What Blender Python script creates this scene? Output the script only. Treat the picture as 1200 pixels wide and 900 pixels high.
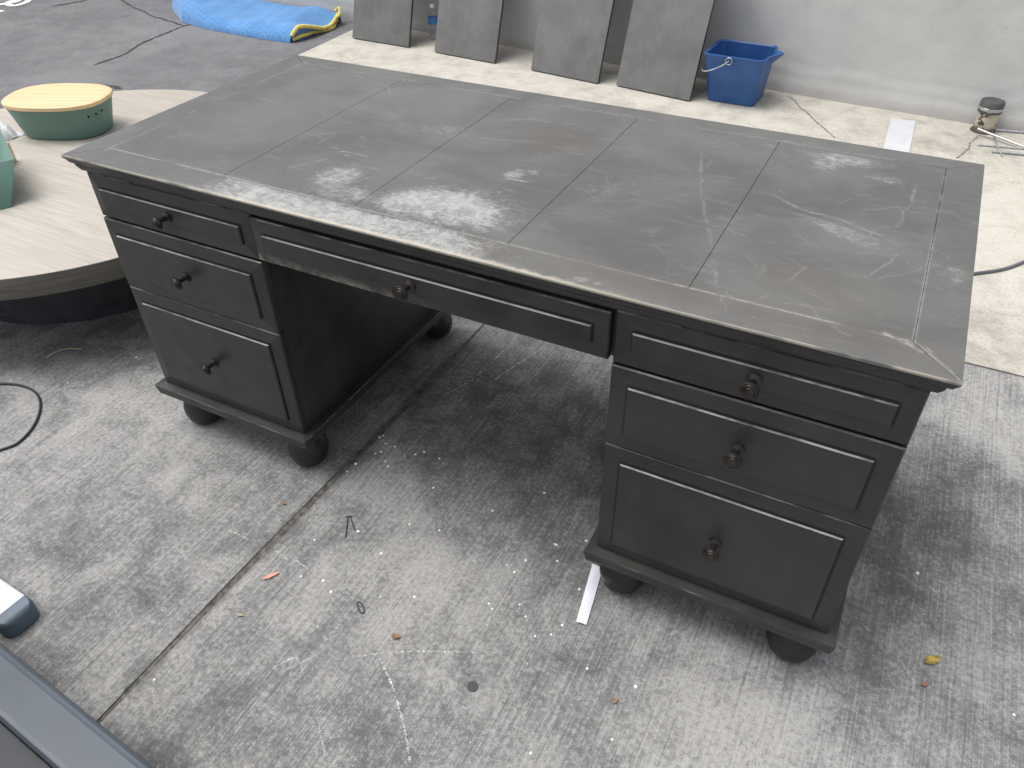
import bpy, bmesh, math, random
import numpy as np
from mathutils import Vector, Matrix
random.seed(7)
scene = bpy.context.scene
for o in list(bpy.data.objects): bpy.data.objects.remove(o)
C = scene.collection

# ------------------------------------------------------------------ camera
CAM = np.array([0.72575, -0.98124, 1.44988]); FPX = 905.714; YAW, PITCH, ROLL = -0.48582, -0.68412, -0.01735
def _axes():
    cy, sy, cp, sp, cr, sr = math.cos(YAW), math.sin(YAW), math.cos(PITCH), math.sin(PITCH), math.cos(ROLL), math.sin(ROLL)
    w = np.array([sy*cp, cy*cp, sp]); r = np.array([cy, -sy, 0.]); u = np.cross(r, w)
    return cr*r+sr*u, -sr*r+cr*u, w
CR, CU, CW = _axes()
def G(x, y, z=0.0):                       # photo pixel -> point on the horizontal plane at height z
    d = CW + CR*(x-600)/FPX + CU*(450-y)/FPX
    return CAM + d*(z-CAM[2])/d[2]
cd = bpy.data.cameras.new('camera'); cam = bpy.data.objects.new('camera', cd); C.objects.link(cam)
cd.sensor_width = 36.0; cd.lens = FPX/1200*36.0; cd.clip_start = 0.05; cd.clip_end = 500
cam.matrix_world = Matrix([[CR[0], CU[0], -CW[0], CAM[0]], [CR[1], CU[1], -CW[1], CAM[1]], [CR[2], CU[2], -CW[2], CAM[2]], [0, 0, 0, 1]])
scene.camera = cam
scene.render.resolution_x = 1024; scene.render.resolution_y = 768

# ------------------------------------------------------------------ sky and sun
SUN_EL, SUN_AZ = math.radians(72), math.radians(252)      # azimuth: clockwise from +y, the sun stands there
wd = bpy.data.worlds.new('World'); scene.world = wd; wd.use_nodes = True
wn = wd.node_tree.nodes; wl = wd.node_tree.links
bg = wn['Background']; bg.inputs['Strength'].default_value = 0.14
sky = wn.new('ShaderNodeTexSky'); sky.sky_type = 'NISHITA'; sky.sun_disc = False
sky.sun_elevation = SUN_EL; sky.sun_rotation = SUN_AZ; sky.air_density = 1.0; sky.dust_density = 4.0; sky.ozone_density = 1.0
hs = wn.new('ShaderNodeHueSaturation'); hs.inputs['Saturation'].default_value = 0.30
wl.new(sky.outputs[0], hs.inputs['Color']); wl.new(hs.outputs[0], bg.inputs['Color'])
sl = bpy.data.lights.new('sun', 'SUN'); sl.energy = 1.5; sl.angle = math.radians(40); sl.color = (1.0, 0.97, 0.93)
sun = bpy.data.objects.new('sun', sl); C.objects.link(sun)
sdir = Vector((math.sin(SUN_AZ)*math.cos(SUN_EL), math.cos(SUN_AZ)*math.cos(SUN_EL), math.sin(SUN_EL)))
sun.rotation_euler = sdir.to_track_quat('Z', 'Y').to_euler(); sun.location = sdir*8
vs = scene.view_settings; vs.view_transform = 'Standard'; vs.look = 'None'; vs.gamma = 1.0; vs.use_curve_mapping = False
vs.exposure = 0.50

# ------------------------------------------------------------------ numpy noise
_T = np.random.RandomState(3).rand(16, 256, 256)
def vn(x, y, s, seed=0):
    x = np.asarray(x)*s; y = np.asarray(y)*s
    xi = np.floor(x).astype(int); yi = np.floor(y).astype(int); fx = x-xi; fy = y-yi
    fx = fx*fx*(3-2*fx); fy = fy*fy*(3-2*fy); T = _T[seed % 16]
    g = lambda a, b: T[a % 256, b % 256]
    return (g(xi, yi)*(1-fx)+g(xi+1, yi)*fx)*(1-fy)+(g(xi, yi+1)*(1-fx)+g(xi+1, yi+1)*fx)*fy
def fbm(x, y, s, seed=0, o=4, rough=.55):
    t = 0; a = 1; n = 0
    for k in range(o): t = t+a*vn(x, y, s*2**k, seed+k); n += a; a *= rough
    return t/n
def sst(a, b, v):
    t = np.clip((v-a)/(b-a), 0, 1); return t*t*(3-2*t)

# ------------------------------------------------------------------ materials
class M:
    def __init__(s, name):
        s.m = bpy.data.materials.new(name); s.m.use_nodes = True; s.t = s.m.node_tree; s.n = s.t.nodes; s.b = s.n['Principled BSDF']
        s._co = None
    def new(s, t, **kw):
        n = s.n.new(t)
        for k, v in kw.items(): setattr(n, k, v)
        return n
    def put(s, v, sock):
        if hasattr(v, 'is_linked') or hasattr(v, 'links'): s.t.links.new(v, sock)
        elif isinstance(v, (tuple, list)): sock.default_value = tuple(v)+((1,) if len(v) == 3 and sock.type == 'RGBA' else ())
        else: sock.default_value = v
    def co(s):
        if s._co is None: s._co = s.new('ShaderNodeNewGeometry').outputs['Position']
        return s._co
    def oco(s): return s.new('ShaderNodeTexCoord').outputs['Object']
    def sc(s, v, k, rot=(0, 0, 0)):
        n = s.new('ShaderNodeMapping'); s.put(v, n.inputs['Vector']); n.inputs['Scale'].default_value = k; n.inputs['Rotation'].default_value = rot; return n.outputs[0]
    def noise(s, scale, detail=4, rough=.55, v=None, dist=0):
        n = s.new('ShaderNodeTexNoise'); s.put(v if v is not None else s.co(), n.inputs['Vector']); n.inputs['Scale'].default_value = scale
        n.inputs['Detail'].default_value = detail; n.inputs['Roughness'].default_value = rough; n.inputs['Distortion'].default_value = dist; return n.outputs[0]
    def vor(s, scale, feature='F1', v=None):
        n = s.new('ShaderNodeTexVoronoi', feature=feature); s.put(v if v is not None else s.co(), n.inputs['Vector']); n.inputs['Scale'].default_value = scale; return n.outputs['Distance']
    def ramp(s, v, a, b, lo=0., hi=1.):
        n = s.new('ShaderNodeMapRange', interpolation_type='SMOOTHSTEP'); s.put(v, n.inputs[0])
        n.inputs[1].default_value = a; n.inputs[2].default_value = b; n.inputs[3].default_value = lo; n.inputs[4].default_value = hi; return n.outputs[0]
    def math(s, op, a, b=0.):
        n = s.new('ShaderNodeMath', operation=op); s.put(a, n.inputs[0]); s.put(b, n.inputs[1]); return n.outputs[0]
    def mix(s, f, a, b, mode='MIX'):
        n = s.new('ShaderNodeMix', data_type='RGBA', blend_type=mode); s.put(f, n.inputs[0]); s.put(a, n.inputs[6]); s.put(b, n.inputs[7]); return n.outputs[2]
    def attr(s, name):
        n = s.new('ShaderNodeAttribute'); n.attribute_name = name; sp = s.new('ShaderNodeSeparateColor'); s.t.links.new(n.outputs['Color'], sp.inputs[0]); return sp.outputs
    def bump(s, h, strength=.3, dist=.002, prev=None):
        n = s.new('ShaderNodeBump'); s.put(h, n.inputs['Height']); n.inputs['Strength'].default_value = strength; n.inputs['Distance'].default_value = dist
        if prev is not None: s.put(prev, n.inputs['Normal'])
        return n.outputs[0]
    def done(s, col=None, rough=.5, metal=0., normal=None, spec=None, **kw):
        if col is not None: s.put(col, s.b.inputs['Base Color'])
        s.put(rough, s.b.inputs['Roughness']); s.put(metal, s.b.inputs['Metallic'])
        if normal is not None: s.put(normal, s.b.inputs['Normal'])
        if spec is not None: s.put(spec, s.b.inputs['Specular IOR Level'])
        for k, v in kw.items(): s.put(v, s.b.inputs[k])
        return s.m

def mat_plain(name, col, rough=.5, metal=0., var=.25, scale=20, spec=None, bump=0.0):
    m = M(name); n = m.noise(scale, 5)
    c = m.mix(m.ramp(n, .3, .7), tuple(x*(1-var) for x in col), tuple(min(1, x*(1+var)) for x in col))
    nb = m.bump(m.noise(scale*8, 3), bump, .001) if bump else None
    return m.done(c, m.ramp(n, .3, .7, max(0, rough-.08), rough+.08), metal, nb, spec)

def concrete(name, light, mid, dark, broom=True):
    m = M(name); p = m.co(); a = m.attr('stain')
    big = m.noise(1.6, 7, .66); med = m.noise(8, 7, .7, dist=.5); fine = m.noise(95, 6, .78); grit = m.noise(420, 3, .8)
    rot = (0, 0, math.radians(-1.3)); wob = m.new('ShaderNodeVectorMath', operation='ADD'); m.put(p, wob.inputs[0])
    nv = m.new('ShaderNodeTexNoise'); nv.inputs['Scale'].default_value = 3; m.put(p, nv.inputs['Vector']); sv = m.new('ShaderNodeVectorMath', operation='SCALE'); m.put(nv.outputs['Color'], sv.inputs[0]); sv.inputs['Scale'].default_value = .012
    m.put(sv.outputs[0], wob.inputs[1]); pw = wob.outputs[0]
    br = m.noise(1, 5, .7, v=m.sc(pw, (190, 2.2, 1), rot)); br2 = m.noise(1, 3, .6, v=m.sc(pw, (420, 7, 1), rot))
    tone = m.math('ADD', m.math('MULTIPLY', big, .45), m.math('MULTIPLY', med, .55))
    tone = m.math('ADD', m.math('SUBTRACT', tone, m.math('MULTIPLY', a[0], .12)), m.math('MULTIPLY', a[1], .13))
    c = m.mix(m.ramp(tone, .32, .60), dark, mid)
    k = m.math('ADD', m.math('MULTIPLY', fine, .62), m.math('MULTIPLY', grit, .42))
    if broom: k = m.math('ADD', k, m.math('ADD', m.math('MULTIPLY', br, .34), m.math('MULTIPLY', br2, .18)))
    k = m.math('ADD', k, m.math('MULTIPLY', tone, .62)); off = .26 if broom else 0.
    c = m.mix(m.ramp(k, .74+off, .98+off, 0, .9), c, light)
    # grit, pores and groove bottoms stay dark
    c = m.mix(m.ramp(m.math('ADD', m.math('MULTIPLY', grit, .5), m.math('MULTIPLY', fine, .5)), .46, .34, 0, .55), c, tuple(x*.55 for x in dark))
    if broom: c = m.mix(m.ramp(br, .40, .28, 0, .6), c, tuple(x*.75 for x in dark))
    pit = m.ramp(m.noise(24, 4, .7), .68, .74); c = m.mix(m.math('MULTIPLY', pit, .5), c, tuple(x*.5 for x in dark))
    pit2 = m.ramp(m.vor(60), .04, .11, 1, 0); gate = m.ramp(m.noise(7, 2), .5, .62)
    c = m.mix(m.math('MULTIPLY', m.math('MULTIPLY', pit2, gate), .65), c, tuple(x*.4 for x in dark))
    chip = m.ramp(m.vor(34), .03, .07, 1, 0); g2 = m.ramp(m.noise(5, 2), .55, .63)
    c = m.mix(m.math('MULTIPLY', m.math('MULTIPLY', chip, g2), .7), c, tuple(min(1, x*1.35) for x in light))
    c = m.mix(m.math('MULTIPLY', a[2], .75), c, tuple(x*.62 for x in dark))
    h = m.math('ADD', m.math('ADD', m.math('MULTIPLY', fine, .5), m.math('MULTIPLY', grit, .3)), m.math('MULTIPLY', br, .7) if broom else 0.)
    return m.done(c, .9, 0, m.bump(h, .5, .0026), .25)

M_CONC = concrete('stained_broomed_concrete', (.395, .391, .380), (.192, .192, .189), (.100, .101, .102))
M_APRON = concrete('pale_concrete', (.57, .545, .49), (.46, .435, .38), (.31, .29, .25), broom=False)

def mk_asphalt():
    m = M('worn_asphalt'); big = m.noise(1.1, 5, .6); med = m.noise(7, 5, .6); st = m.vor(110); fine = m.noise(240, 3, .7)
    t = m.math('ADD', m.math('MULTIPLY', big, .6), m.math('MULTIPLY', med, .4))
    c = m.mix(m.ramp(t, .35, .62), (.115, .117, .124), (.185, .187, .194))
    c = m.mix(m.ramp(fine, .45, .75, 0, .6), c, (.30, .30, .305))
    c = m.mix(m.math('MULTIPLY', m.ramp(m.vor(42), .10, .22, 1, 0), m.ramp(m.noise(1.6, 3), .44, .60, .15, .9)), c, (.34, .34, .33))
    return m.done(c, .9, 0, m.bump(m.math('ADD', st, fine), .5, .004), .25)
M_ASPH = mk_asphalt()

def mk_wall():
    m = M('grey_painted_wall'); n = m.noise(1.3, 5, .6); st = m.noise(1, 5, .6, v=m.sc(m.co(), (7, 7, 1.3)))
    c = m.mix(m.ramp(n, .35, .65), (.52, .52, .512), (.60, .60, .588))
    c = m.mix(m.ramp(st, .56, .75, 0, .35), c, (.46, .46, .452))
    c = m.mix(m.math('MULTIPLY', m.ramp(m.noise(30, 5, .7), .66, .74), .4), c, (.26, .25, .24))
    sp = m.new('ShaderNodeSeparateXYZ'); m.put(m.co(), sp.inputs[0])
    low = m.ramp(m.math('ADD', sp.outputs[2], m.math('MULTIPLY', m.noise(5, 4), .08)), .04, .10, 1, 0)
    c = m.mix(m.math('MULTIPLY', low, .45), c, (.44, .40, .35))
    return m.done(c, .8, 0, m.bump(m.math('ADD', m.noise(9, 5, .6), m.math('MULTIPLY', m.noise(120, 3), .25)), .45, .008), .25)
M_WALL = mk_wall()

def mk_top():
    m = M('scuffed_charcoal_top'); a = m.attr('wear'); p = m.co()
    n = m.noise(3.2, 5, .6, dist=.5); s = m.noise(1, 5, .65, v=m.sc(p, (14, 60, 10), (0, 0, .25))); f = m.noise(260, 3, .7)
    c = m.mix(m.ramp(n, .33, .66), (.088, .088, .086), (.130, .130, .125))
    c = m.mix(m.ramp(s, .5, .8, 0, .5), c, (.175, .175, .170))
    c = m.mix(m.ramp(f, .55, .8, 0, .35), c, (.19, .19, .185))
    c = m.mix(m.math('MULTIPLY', a[2], .6), c, (.105, .088, .066))
    flake = m.math('ADD', m.math('MULTIPLY', m.noise(70, 6, .78, dist=.8), .55), m.math('MULTIPLY', m.noise(1, 5, .75, v=m.sc(p, (45, 170, 40), (0, 0, -.12)), dist=.6), .45))
    w = m.ramp(m.math('ADD', m.math('MULTIPLY', a[0], .98), m.math('MULTIPLY', m.math('SUBTRACT', flake, .5), 2.1)), .30, .95)
    sc = m.attr('scratch'); w = m.math('MAXIMUM', m.math('MULTIPLY', w, m.ramp(m.noise(38, 6, .75, dist=1.),   .30, .62, .35, .95)), m.math('MULTIPLY', m.math('MULTIPLY', sc[0], .8), m.ramp(m.noise(150, 4, .75), .34, .56, .12, 1)))
    c = m.mix(m.math('MULTIPLY', w, .88), c, (.43, .43, .42))
    c = m.mix(m.math('MULTIPLY', a[1], .8), c, (.52, .47, .37))
    r = m.math('ADD', m.ramp(n, .3, .7, .40, .56), m.math('MULTIPLY', a[0], .25))
    return m.done(c, r, 0, m.bump(m.math('ADD', m.noise(420, 3), m.math('MULTIPLY', s, .5)), .12, .0012), .45)
M_TOP = mk_top()

def mk_paint(name, dusty=0.):
    m = M(name); n = m.noise(5, 5, .6); f = m.noise(1, 4, .65, v=m.sc(m.co(), (25, 25, 160)))
    c = m.mix(m.ramp(n, .3, .7), (.0215, .0214, .0210), (.0365, .0358, .0343))
    c = m.mix(m.ramp(m.noise(3.5, 6, .7, dist=1.), .48, .72, 0, .45), c, (.052, .047, .040))
    c = m.mix(m.ramp(m.noise(22, 7, .75), .58, .78, 0, .4), c, (.080, .076, .068))
    c = m.mix(m.ramp(m.noise(140, 3, .7), .70, .78, 0, .5), c, (.13, .125, .115))
    if dusty:
        sp = m.new('ShaderNodeSeparateXYZ'); m.put(m.co(), sp.inputs[0])
        lo = m.ramp(sp.outputs[2], .642, .676, 1, 0); lx = m.ramp(sp.outputs[0], -.15, .08, 1, 0)
        k = m.math('MULTIPLY', m.math('MULTIPLY', lo, lx), m.ramp(m.noise(16, 6, .75), .40, .62))
        c = m.mix(m.math('MULTIPLY', k, dusty), c, (.30, .27, .22))
    return m.done(c, m.math('ADD', m.ramp(n, .3, .7, .34, .48), m.ramp(m.noise(14, 6, .7), .4, .7, -.04, .12)), 0, m.bump(m.math('ADD', f, m.noise(60, 4)), .13, .001), .5)
M_DESK = mk_paint('worn_black_paint'); M_DESKD = mk_paint('dusty_black_paint', .8)
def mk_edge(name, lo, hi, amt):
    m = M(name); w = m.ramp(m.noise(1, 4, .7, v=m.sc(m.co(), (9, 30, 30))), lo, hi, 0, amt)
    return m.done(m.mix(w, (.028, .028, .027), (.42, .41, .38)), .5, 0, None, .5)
M_EDGE = mk_edge('rubbed_highlight_edge', .32, .60, .75); M_EDGE2 = mk_edge('lightly_rubbed_highlight_edge', .42, .70, .55)  # rubbed paint; on the drawers the pale colour also paints in the sky highlight
M_KNOB = mat_plain('dark_bronze', (.05, .043, .04), .32, .75, .3, 60)
M_FOOT = mat_plain('black_turned_wood', (.016, .016, .016), .42, 0, .2, 20)

def mk_greywood():
    m = M('grey_washed_oak'); p = m.co()
    g = m.noise(1, 6, .6, v=m.sc(p, (5, 75, 5), (0, 0, math.radians(-24))), dist=.6); g2 = m.noise(1, 4, .6, v=m.sc(p, (1.2, 9, 2), (0, 0, math.radians(-24))), dist=1.2)
    c = m.mix(m.ramp(g, .25, .78), (.36, .33, .285), (.50, .465, .41)); c = m.mix(m.ramp(g2, .35, .7, 0, .4), c, (.39, .355, .305))
    return m.done(c, .55, 0, m.bump(g, .15, .001), .4)
M_OAK = mk_greywood()
def mk_oakedge():
    m = M('shaded_brown_edge_band'); g = m.noise(1, 5, .6, v=m.sc(m.co(), (6, 6, 120)))
    return m.done(m.mix(m.ramp(g, .3, .7), (.085, .076, .064), (.135, .122, .104)), .55, 0, None, .4)  # wood darkened against the top, so the band's shade is in its colour
M_OAKE = mk_oakedge()
def mk_bamboo():
    m = M('bamboo'); p = m.oco()
    st = m.noise(1, 1, .4, v=m.sc(p, (1, 42, 1))); g = m.noise(1, 5, .6, v=m.sc(p, (6, 110, 6)))
    c = m.mix(m.ramp(st, .3, .7), (.68, .48, .27), (.78, .58, .34)); c = m.mix(m.ramp(g, .45, .8, 0, .35), c, (.58, .38, .20))
    return m.done(c, .45, 0, None, .4)
M_BAM = mk_bamboo()
M_GREEN = mat_plain('matt_green_metal', (.105, .205, .170), .42, 0, .06, 6)
M_HOLE = mat_plain('dark_hole', (.008, .014, .012), .8)
def mk_blue():
    m = M('blue_bucket_plastic'); n = m.noise(9, 5); s = m.noise(1, 4, .6, v=m.sc(m.co(), (20, 20, 90)))
    c = m.mix(m.ramp(n, .3, .7), (.022, .085, .255), (.032, .112, .315)); c = m.mix(m.ramp(s, .6, .8, 0, .25), c, (.10, .19, .36))
    return m.done(c, .42, 0, None, .45)
M_BLUE = mk_blue()
M_WIRE = mat_plain('pale_handle_wire', (.55, .56, .58), .35, .4)
def mk_blanket():
    m = M('blue_quilted_cloth'); a = m.attr('quilt'); n = m.noise(6, 5); f = m.noise(600, 2)
    c = m.mix(m.ramp(n, .3, .7), (.085, .225, .48), (.115, .285, .57)); c = m.mix(m.math('MULTIPLY', a[0], .45), c, (.20, .42, .74))
    return m.done(c, .9, 0, m.bump(f, .5, .001), .1, **{'Sheen Weight': .3})
M_BLANK = mk_blanket()
M_YEL = mat_plain('yellow_binding', (.72, .60, .16), .85, 0, .12, 60, bump=.3)
def mk_panel():
    m = M('brushed_charcoal_board'); s = m.noise(1, 5, .6, v=m.sc(m.co(), (30, 30, 4))); n = m.noise(6, 5, .65)
    c = m.mix(m.ramp(n, .3, .7), (.15, .152, .153), (.205, .207, .207)); c = m.mix(m.ramp(s, .5, .8, 0, .4), c, (.27, .27, .268))
    return m.done(c, .48, 0, None, .5)
M_PAN = mk_panel(); M_PANE = mat_plain('black_board_edge', (.045, .045, .046), .5)
M_WHITE = mat_plain('white_paper', (.54, .55, .57), .7, 0, .05, 12)
M_TAPE = mat_plain('white_tape', (.80, .81, .88), .5, 0, .05, 15)
M_PAINTW = mat_plain('white_road_paint', (.72, .72, .71), .8, 0, .12, 14)
M_SPECK = mat_plain('white_paint_speck', (.86, .86, .85), .6, 0, .05)
def mk_chalk():
    m = M('pale_scratch'); k = m.ramp(m.noise(95, 4, .75), .38, .60)
    return m.done(m.mix(k, (.45, .45, .44), (.80, .80, .79)), .9, 0, None, .2)
M_CHALK = mk_chalk()
M_CABLE = mat_plain('black_rubber_cable', (.028, .028, .034), .55); M_HOSE = mat_plain('grey_cable', (.13, .13, .145), .55)
M_STEEL = mat_plain('galvanised_rod', (.50, .52, .53), .38, .7, .15, 80)
def mk_rust():
    m = M('flaking_cream_paint_on_rust'); k = m.ramp(m.noise(42, 5, .7), .52, .58); sp = m.new('ShaderNodeSeparateXYZ'); m.put(m.co(), sp.inputs[0])
    lo = m.ramp(m.math('ADD', sp.outputs[2], m.math('MULTIPLY', m.noise(40, 3), .03)), .02, .06, 1, 0)
    return m.done(m.mix(m.math('MAXIMUM', k, lo), (.55, .50, .39), (.075, .05, .038)), .75, 0, m.bump(k, .4, .002))
M_RUST = mk_rust()
M_RUBBER = mat_plain('grey_rubber_cap', (.075, .075, .074), .6); M_CLAMP = mat_plain('steel_clamp', (.42, .42, .43), .35, .8)
M_DIRT = mat_plain('joint_dirt', (.105, .10, .09), .95, 0, .55, 55, bump=.8)
M_CRACK = mat_plain('crack_shadow', (.03, .03, .031), .95, 0, .3, 40)
M_LEAFY = mat_plain('yellow_leaf', (.34, .25, .05), .7, 0, .5, 70); M_LEAFB = mat_plain('brown_leaf', (.27, .16, .10), .8, 0, .3, 120)
M_PEEL = mat_plain('orange_peel_strip', (.62, .29, .21), .6, 0, .1, 60); M_TWIG = mat_plain('dry_straw', (.40, .34, .23), .8)
M_BAR = mat_plain('white_coated_bar', (.74, .78, .84), .4, 0, .04, 8); M_CAP = mat_plain('blue_grey_plastic_cap', (.10, .14, .18), .45, 0, .06, 20)
M_BIN = mat_plain('slate_blue_plastic', (.060, .074, .092), .42, 0, .10, 7, bump=.08); M_BINI = mat_plain('dark_bin_liner', (.035, .038, .043), .5, 0, .12, 12)
def mk_clear():
    m = M('clear_plastic'); return m.done((.93, .96, .98), .06, 0, None, .5, **{'Transmission Weight': .95, 'IOR': 1.2})
M_CLEAR = mk_clear(); M_LABEL = mat_plain('blue_label', (.06, .26, .62), .4, 0, .3, 45); M_CAPW = mat_plain('white_bottle_cap', (.8, .8, .8), .4)
def mk_film():
    m = M('crinkled_white_film'); return m.done((.80, .82, .84), .35, 0, m.bump(m.noise(60, 4), .8, .006), .5, **{'Transmission Weight': .25})
M_FILM = mk_film()

# ------------------------------------------------------------------ mesh helpers
def link(name, me, mats, parent=None):
    o = bpy.data.objects.new(name, me); C.objects.link(o)
    for m in (mats if isinstance(mats, (list, tuple)) else [mats]): me.materials.append(m)
    if parent is not None: o.parent = parent
    return o
def from_bm(name, bm, mats, parent=None, smooth=None):
    bmesh.ops.recalc_face_normals(bm, faces=bm.faces)
    me = bpy.data.meshes.new(name); bm.to_mesh(me); bm.free()
    if smooth is not None:
        me.polygons.foreach_set('use_smooth', [True]*len(me.polygons))
        if smooth < 180: me.set_sharp_from_angle(angle=math.radians(smooth))
    return link(name, me, mats, parent)
def py_mesh(name, v, f, mats, parent=None, smooth=None, midx=None):
    me = bpy.data.meshes.new(name); me.from_pydata([tuple(map(float, p)) for p in v], [], [tuple(map(int, q)) for q in f]); me.update()
    if midx is not None: me.polygons.foreach_set('material_index', midx)
    if smooth is not None:
        me.polygons.foreach_set('use_smooth', [True]*len(me.polygons))
        if smooth < 180: me.set_sharp_from_angle(angle=math.radians(smooth))
    return link(name, me, mats, parent)
def empty(name, loc=(0, 0, 0), label=None, cat=None, group=None):
    o = bpy.data.objects.new(name, None); o.location = loc; o.empty_display_size = .05; C.objects.link(o)
    return tag(o, label, cat, group)
def tag(o, label=None, cat=None, group=None, kind=None):
    if label: o['label'] = label
    if cat: o['category'] = cat
    if group: o['group'] = group
    if kind: o['kind'] = kind
    return o
def bx(bm, x0, x1, y0, y1, z0, z1, bev=0., seg=2):
    r = bmesh.ops.create_cube(bm, size=1.0); vs_ = r['verts']
    for v in vs_: v.co = Vector((x0+(v.co.x+.5)*(x1-x0), y0+(v.co.y+.5)*(y1-y0), z0+(v.co.z+.5)*(z1-z0)))
    if bev:
        es = list({e for v in vs_ for e in v.link_edges}); bmesh.ops.bevel(bm, geom=es, offset=bev, segments=seg, profile=.5, affect='EDGES')
def box(name, x0, x1, y0, y1, z0, z1, mats, parent=None, bev=0., seg=2):
    bm = bmesh.new(); bx(bm, x0, x1, y0, y1, z0, z1, bev, seg); return from_bm(name, bm, mats, parent, 40 if bev else None)
def lathe(bm, prof, n=24, center=(0, 0, 0), axis='z', cap=True):
    rings = []
    for r, h in prof:
        ring = []
        for k in range(n):
            a = 2*math.pi*k/n; p = (r*math.cos(a), r*math.sin(a), h)
            if axis == '-y': p = (r*math.cos(a), -h, r*math.sin(a))
            ring.append(bm.verts.new((center[0]+p[0], center[1]+p[1], center[2]+p[2])))
        rings.append(ring)
    for a, b in zip(rings, rings[1:]):
        for k in range(n): bm.faces.new((a[k], a[(k+1) % n], b[(k+1) % n], b[k]))
    if cap: bm.faces.new(rings[0]); bm.faces.new(rings[-1])
def spline(pts, n=8):
    P = [np.array(p, float) for p in pts]; P = [2*P[0]-P[1]]+P+[2*P[-1]-P[-2]]; out = []
    for i in range(1, len(P)-2):
        for k in range(n):
            t = k/n; a, b, c, d = P[i-1:i+3]
            out.append(.5*((2*b)+(-a+c)*t+(2*a-5*b+4*c-d)*t*t+(-a+3*b-3*c+d)*t**3))
    out.append(P[-2]); return out
def tube(bm, pts, r, n=8, flat=1.0):
    rings = []; N = len(pts)
    for i, p in enumerate(pts):
        t = Vector(pts[min(i+1, N-1)])-Vector(pts[max(i-1, 0)]); t.normalize()
        s = t.cross(Vector((0, 0, 1))); s = s.normalized() if s.length > 1e-4 else Vector((1, 0, 0)); u = s.cross(t)
        rr = r[i] if isinstance(r, (list, tuple)) else r
        rings.append([bm.verts.new(Vector(p)+rr*(math.cos(2*math.pi*k/n)*s+flat*math.sin(2*math.pi*k/n)*u)) for k in range(n)])
    for a, b in zip(rings, rings[1:]):
        for k in range(n): bm.faces.new((a[k], a[(k+1) % n], b[(k+1) % n], b[k]))
    bm.faces.new(rings[0]); bm.faces.new(rings[-1])
def grid_faces(nx, ny, off=0):
    i = np.arange(nx-1)[:, None]*ny+np.arange(ny-1)[None, :]; i = i.ravel()+off
    return np.stack([i, i+ny, i+ny+1, i+1], 1)
def fast_grid(name, V, nx, ny, mat, parent=None, attr=None, smooth=True, skirt=None):
    """V: (nx*ny,3) grid of vertices; skirt drops a closed edge by that many metres (gives thickness)"""
    F = grid_faces(nx, ny)
    if skirt:
        idx = np.arange(nx*ny).reshape(nx, ny); b = np.concatenate([idx[:, 0], idx[-1, 1:], idx[-2::-1, -1], idx[0, -2:0:-1]])
        D = V[b].copy(); D[:, 2] -= skirt; n0 = len(V); V = np.concatenate([V, D]); m = len(b); k = np.arange(m); k2 = (k+1) % m
        F = np.concatenate([F, np.stack([b[k], n0+k, n0+k2, b[k2]], 1)])
        if attr is not None: attr = np.concatenate([attr, attr[b]])
    me = bpy.data.meshes.new(name); nf = len(F)
    me.vertices.add(len(V)); me.vertices.foreach_set('co', V.astype(np.float32).ravel())
    me.loops.add(nf*4); me.loops.foreach_set('vertex_index', F.astype(np.int32).ravel())
    me.polygons.add(nf); me.polygons.foreach_set('loop_start', np.arange(0, nf*4, 4, dtype=np.int32))
    me.update(calc_edges=True); me.validate()
    if attr is not None:
        an, = [k for k in ('wear',)] if attr.shape[1] == 4 else ('stain',)
    if smooth:
        me.polygons.foreach_set('use_smooth', [True]*nf); me.set_sharp_from_angle(angle=math.radians(50))
    o = link(name, me, mat, parent); return o, attr
def set_attr(o, name, rgb):
    a = o.data.attributes.new(name, 'FLOAT_COLOR', 'POINT'); arr = np.ones((len(o.data.vertices), 4), np.float32); arr[:, :rgb.shape[1]] = rgb
    a.data.foreach_set('color', arr.ravel())

# ------------------------------------------------------------------ the setting
def ell(x, y, cx, cy, rx, ry, rot=0):
    c, s = math.cos(rot), math.sin(rot); dx, dy = x-cx, y-cy
    return np.exp(-(((dx*c+dy*s)/rx)**2+((-dx*s+dy*c)/ry)**2))
py_mesh('ground', [(-120, -120, -.010), (120, -120, -.010), (120, 120, -.010), (-120, 120, -.010)], [(0, 1, 2, 3)], M_ASPH)
tag(bpy.data.objects['ground'], kind='structure')
def stain_front(x, y):
    n = fbm(x, y, 5, 2)
    d = (.95*ell(x, y, .08, .48, .42, .22)+.5*ell(x, y, -.55, .35, .25, .5)+.8*ell(x, y, -1.45, .25, .45, .25)+.75*ell(x, y, 1.02, .42, .12, .30)
         + .6*ell(x, y, .42, -.12, .16, .15)+.55*ell(x, y, .12, -.52, .22, .13)+.6*ell(x, y, 1.0, .0, .16, .12)+.35*ell(x, y, -.45, -.35, .16, .2)
         + .5*ell(x, y, .28, -.28, .3, .12, .3)+.5*ell(x, y, 1.12, .75, .1, .25))
    l = (.7*ell(x, y, .72, -.12, .22, .14)+.7*ell(x, y, -.95, -.05, .35, .25)+.5*ell(x, y, .02, -.1, .2, .16)+.55*ell(x, y, 1.2, 1.05, .2, .25)+.5*ell(x, y, 1.15, .3, .08, .1)+.3*ell(x, y, -.5, -.1, .14, .3))
    return np.stack([np.clip(d*(.45+n*1.1), 0, 1.2), np.clip(l*(.45+n*1.1), 0, 1), .8*np.exp(-((x+.34-.022*y)/.022)**2)*sst(.3, .55, fbm(x, y, 9, 6))], 1)
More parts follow.
